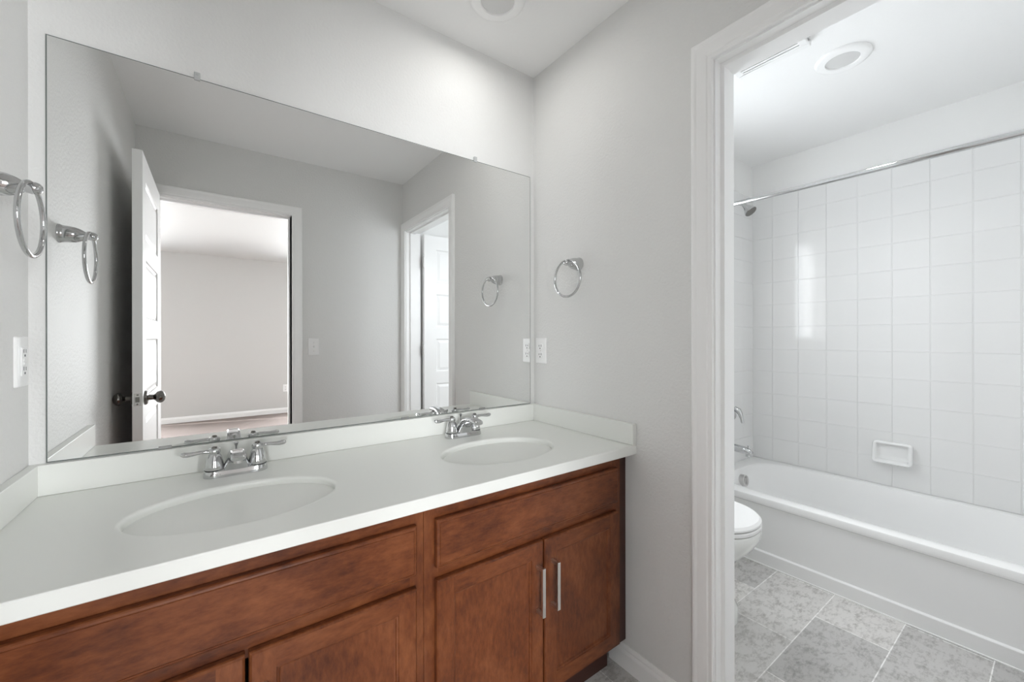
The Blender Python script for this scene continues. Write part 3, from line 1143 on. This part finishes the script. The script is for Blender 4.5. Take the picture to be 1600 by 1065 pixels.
cxT, cyT = (X0T + 3.1295) / 2, (TY0 + TY1) / 2
axT, ayT = (3.1295 - X0T) / 2, (TY0 - TY1) / 2
icx = (X0T + 0.080 + 3.1295 - 0.050) / 2
iax = (3.1295 - 0.050 - X0T - 0.080) / 2
icy, iay = cyT - 0.005, ayT - 0.068


def rect_ring(x0, x1, y0, y1, z):
    """points of a rectangle at the same angles as the inner rings"""
    ring = []
    for k in range(N):
        t = 2 * math.pi * k / N
        c_, s_ = math.cos(t), math.sin(t)
        m = max(abs(c_), abs(s_))
        u, v = c_ / m, s_ / m
        ring.append(((x0 + x1) / 2 + u * (x1 - x0) / 2, (y0 + y1) / 2 + v * (y1 - y0) / 2, z))
    return ring


b = MB()
e = 0.0
rings = [rect_ring(X0T, 3.1295, TY1, TY0, TZ - 0.030), rect_ring(X0T, 3.1295, TY1, TY0, TZ - 0.010), rect_ring(X0T + 0.003, 3.1295, TY1, TY0, TZ - 0.003), rect_ring(X0T + 0.010, 3.1295, TY1, TY0, TZ)]
rings += [superrect(icx, icy, iax + 0.012, iay + 0.012, TZ, 5.0), superrect(icx, icy, iax + 0.004, iay + 0.004, TZ - 0.003, 4.8), superrect(icx, icy, iax, iay, TZ - 0.012, 4.6),
          superrect(icx, icy, iax - 0.012, iay - 0.022, TZ - 0.08, 4.2), superrect(icx, icy, iax - 0.030, iay - 0.055, TZ - 0.18, 3.8),
          superrect(icx, icy, iax - 0.050, iay - 0.09, TZ - 0.26, 3.4), superrect(icx, icy, iax - 0.085, iay - 0.13, TZ - 0.293, 3.2), superrect(icx, icy, iax - 0.15, iay - 0.22, TZ - 0.302, 3.0)]
b.loft(rings, True, False, True, 0, True)
b.build('basin', M_TUB, tub)
b = MB()
ap = [(X0T + 0.003, TZ - 0.012), (X0T, TZ - 0.030), (X0T + 0.0015, TZ - 0.038), (X0T + 0.012, TZ - 0.046), (X0T + 0.012, 0.0700), (X0T + 0.002, 0.0665), (X0T, 0.0640), (X0T, 0.0), (X0T + 0.03, 0.0), (X0T + 0.03, TZ - 0.012)]
b.loft([[(x, y, z) for x, z in ap] for y in (TY0, TY1)], True, True, True, 0, False)
b.build('apron', M_TUB, tub)
b = MB()
b.box((X0T - 0.0045, TY0, 0.0), (X0T + 0.001, TY1, 0.0045))
tag(b.build('caulk_line', M_TRIM, tub), 'white caulk line along the floor')
b = MB()
yo = icy + iay - 0.036
b.lathe([(0.0, 0.004), (0.020, 0.004), (0.022, 0.007), (0.033, 0.011), (0.036, 0.008), (0.036, -0.02)], (2.755, yo, 0.291), (0, -1, 0.16), 32)
for k in range(5):
    zz = 0.291 - 0.014 + 0.007 * k
    b.box((2.755 - 0.024, yo - 0.0095, zz), (2.755 + 0.024, yo - 0.0125, zz + 0.0025))
tag(b.build('overflow_plate', M_STEEL, tub), 'round chrome overflow plate')

# tub spout, valve, shower
sp = empty('tub_spout', (2.755, YP - 0.008, 0.49), 'chrome tub spout on the tiled wall above the tub end', 'spout')
b = MB()
b.tube([(2.755, -0.150, 0.490), (2.755, -0.158, 0.490), (2.755, -0.19, 0.490), (2.755, -0.25, 0.487), (2.755, -0.285, 0.481), (2.755, -0.300, 0.474), (2.755, -0.303, 0.470)],
       [0.0245, 0.0250, 0.0245, 0.0235, 0.0225, 0.0175, 0.010], 24)
b.lathe([(0.0, 0.0), (0.016, 0.0), (0.016, 0.022), (0, 0.022)], (2.755, -0.282, 0.4505), n=20)
b.build('spout_body', M_CHROME, sp)
b = MB()
b.lathe([(0.0, 0.0), (0.003, 0.0), (0.003, 0.012), (0.006, 0.015), (0.006, 0.018), (0, 0.019)], (2.755, -0.282, 0.500), n=14)
b.build('diverter_knob', M_CHROME, sp)

vl = empty('shower_valve', (2.755, YP - 0.008, 0.70), 'chrome single-lever shower valve above the tub spout', 'shower valve')
b = MB()
b.lathe([(0.0, 0.0), (0.085, 0.0), (0.085, 0.003), (0.078, 0.008), (0.045, 0.012), (0.030, 0.014), (0.030, 0.040), (0.026, 0.046), (0.0, 0.046)], (2.755, YP - 0.0085, 0.70), (0, -1, 0), 40)
b.build('valve_plate', M_CHROME, vl)
b = MB()
b.tube([(2.755, -0.196, 0.735), (2.755, -0.205, 0.742), (2.755, -0.222, 0.735), (2.755, -0.236, 0.712), (2.755, -0.243, 0.686), (2.755, -0.247, 0.664), (2.755, -0.247, 0.656)],
       [0.016, 0.019, 0.019, 0.014, 0.0095, 0.0095, 0.006], 16)
b.build('lever', M_CHROME, vl)

sh = empty('shower', (2.755, YP, 2.08), 'chrome shower head on an angled arm below the curtain rod', 'shower head')
b = MB()
b.lathe([(0.0, 0.0), (0.030, 0.0), (0.028, 0.006), (0.014, 0.010), (0.0, 0.010)], (2.755, YP - 0.0085, 2.085), (0, -1, 0), 28)
b.tube([(2.755, -0.15, 2.085), (2.755, -0.20, 2.085), (2.755, -0.235, 2.078), (2.755, -0.262, 2.062)], 0.0095, 14)
b.build('shower_arm', M_CHROME, sh)
b = MB()
b.lathe([(0.0, 0.0), (0.012, 0.0), (0.015, 0.010), (0.016, 0.018), (0.024, 0.036), (0.036, 0.060), (0.038, 0.068), (0.036, 0.070)], (2.755, -0.258, 2.065), (0, -0.62, -0.78), 32)
b.build('shower_head', M_CHROME, sh)
b = MB()
d0 = Vector((0, -0.62, -0.78)).normalized()
b.lathe([(0.0, 0.0), (0.036, 0.0), (0.034, 0.003), (0.0, 0.004)], Vector((2.755, -0.258, 2.065)) + d0 * 0.0695, d0, 32)
b.build('face_plate', M_PEWTER, sh)

rod = empty('shower_rod', (2.42, YP, 1.98), 'straight chrome shower curtain rod over the tub', 'curtain rod')
b = MB()
b.tube([(2.42, YP - 0.0085, 1.983), (2.42, YT, 1.963)], 0.0127, 20)
b.build('rod', M_CHROME, rod)
for y, s, zz in ((YP - 0.0085, -1, 1.983), (YT, 1, 1.963)):
    b = MB()
    b.lathe([(0.0, 0.0), (0.030, 0.0), (0.030, 0.004), (0.020, 0.012), (0.016, 0.022), (0.0, 0.022)], (2.42, y, zz), (0, s, 0), 24)
    b.build('flange', M_CHROME, rod)

# ceramic soap dish
sd = empty('soap_dish', (3.130, -0.895, 0.5), 'white ceramic soap dish on the tiled wall above the tub', 'soap dish')
b = MB()
fm = lambda u, v, d_: (3.130 - d_, u, v)
# back plate with raised rim and a tray bulging forward at the bottom
y0s, y1s, z0s, z1s = -0.984, -0.815, 0.492, 0.614


def dish(u0, u1, v0, v1, top_h, bot_h, r):
    ring = []
    for cx_, cy_, s in ((u1 - r, v0 + r, -90), (u1 - r, v1 - r, 0), (u0 + r, v1 - r, 90), (u0 + r, v0 + r, 180)):
        for k in range(7):
            t = math.radians(s + 90 * k / 6)
            uu, vv = cx_ + r * math.cos(t), cy_ + r * math.sin(t)
            f = (vv - z0s) / (z1s - z0s)
            f = min(max(f, 0), 1)
            ring.append(fm(uu, vv, bot_h + (top_h - bot_h) * f))
    return ring


b.loft([dish(y0s, y1s, z0s, z1s, 0.0, 0.0, 0.018), dish(y0s, y1s, z0s, z1s, 0.020, 0.046, 0.018), dish(y0s + 0.003, y1s - 0.003, z0s + 0.003, z1s - 0.003, 0.026, 0.053, 0.016),
        dish(y0s + 0.009, y1s - 0.009, z0s + 0.009, z1s - 0.009, 0.028, 0.055, 0.012), dish(y0s + 0.014, y1s - 0.014, z0s + 0.014, z1s - 0.014, 0.025, 0.050, 0.010),
        dish(y0s + 0.018, y1s - 0.018, z0s + 0.020, z1s - 0.017, 0.006, 0.012, 0.008), dish(y0s + 0.03, y1s - 0.03, z0s + 0.036, z1s - 0.03, 0.005, 0.005, 0.006)], True, True, True, 0, True)
b.build('dish', M_TUB, sd)

# ------------------------------------------------------------------ toilet
TX, TB = 1.770, -0.160
toi = empty('toilet', (TX, -0.45, 0), 'white toilet beside the bathtub, mostly behind the doorway', 'toilet')


def egg(a, front, back, z, yc=-0.545, p=2.25):
    ring = []
    n = 56
    for k in range(n):
        t = 2 * math.pi * k / n
        c_, s_ = math.cos(t), math.sin(t)
        bb = back if s_ > 0 else front
        ring.append((TX + a * math.copysign(abs(c_) ** (2 / p), c_), yc + bb * math.copysign(abs(s_) ** (2 / p), s_), z))
    return ring


b = MB()
b.loft([egg(0.090, 0.120, 0.300, 0.001), egg(0.090, 0.120, 0.300, 0.06), egg(0.080, 0.085, 0.290, 0.12), egg(0.085, 0.080, 0.270, 0.19), egg(0.120, 0.118, 0.250, 0.2680), egg(0.161, 0.176, 0.230, 0.3280),
        egg(0.178, 0.200, 0.215, 0.3730), egg(0.182, 0.205, 0.210, 0.4030), egg(0.178, 0.202, 0.205, 0.4120)], True, True, True, 0, True)
b.build('bowl', M_PORC, toi)
b = MB()
b.loft([egg(0.176, 0.200, 0.19, 0.4145), egg(0.181, 0.205, 0.19, 0.4180), egg(0.182, 0.206, 0.19, 0.4280), egg(0.178, 0.202, 0.187, 0.4325)], True, True, True, 0, True)
b.build('seat', M_PLASTIC, toi)
b = MB()
b.loft([egg(0.177, 0.200, 0.20, 0.4355), egg(0.181, 0.205, 0.20, 0.4390), egg(0.181, 0.205, 0.20, 0.4460), egg(0.172, 0.196, 0.19, 0.4550), egg(0.12, 0.14, 0.14, 0.4600)], True, True, True, 0, True)
b.build('lid', M_PLASTIC, toi)
b = MB()
b.loft([[(TX + sx * w, y, z) for sx, y in ((-1, TB), (1, TB), (1, yf), (-1, yf))] for w, yf, z in ((0.185, -0.315, 0.39), (0.205, -0.335, 0.56), (0.215, -0.342, 0.735))], True, True, True, 0, False)
b.build('tank', M_PORC, toi, bevel=0.012, seg=3)
b = MB()
b.box((TX - 0.223, TB + 0.003, 0.736), (TX + 0.223, -0.350, 0.770))
b.build('tank_lid', M_PORC, toi, bevel=0.010, seg=3)
b = MB()
b.tube([(TX - 0.15, -0.341, 0.69), (TX - 0.15, -0.356, 0.69), (TX - 0.145, -0.360, 0.69), (TX - 0.09, -0.360, 0.684)], [0.012, 0.010, 0.007, 0.006], 12)
b.build('flush_lever', M_CHROME, toi)
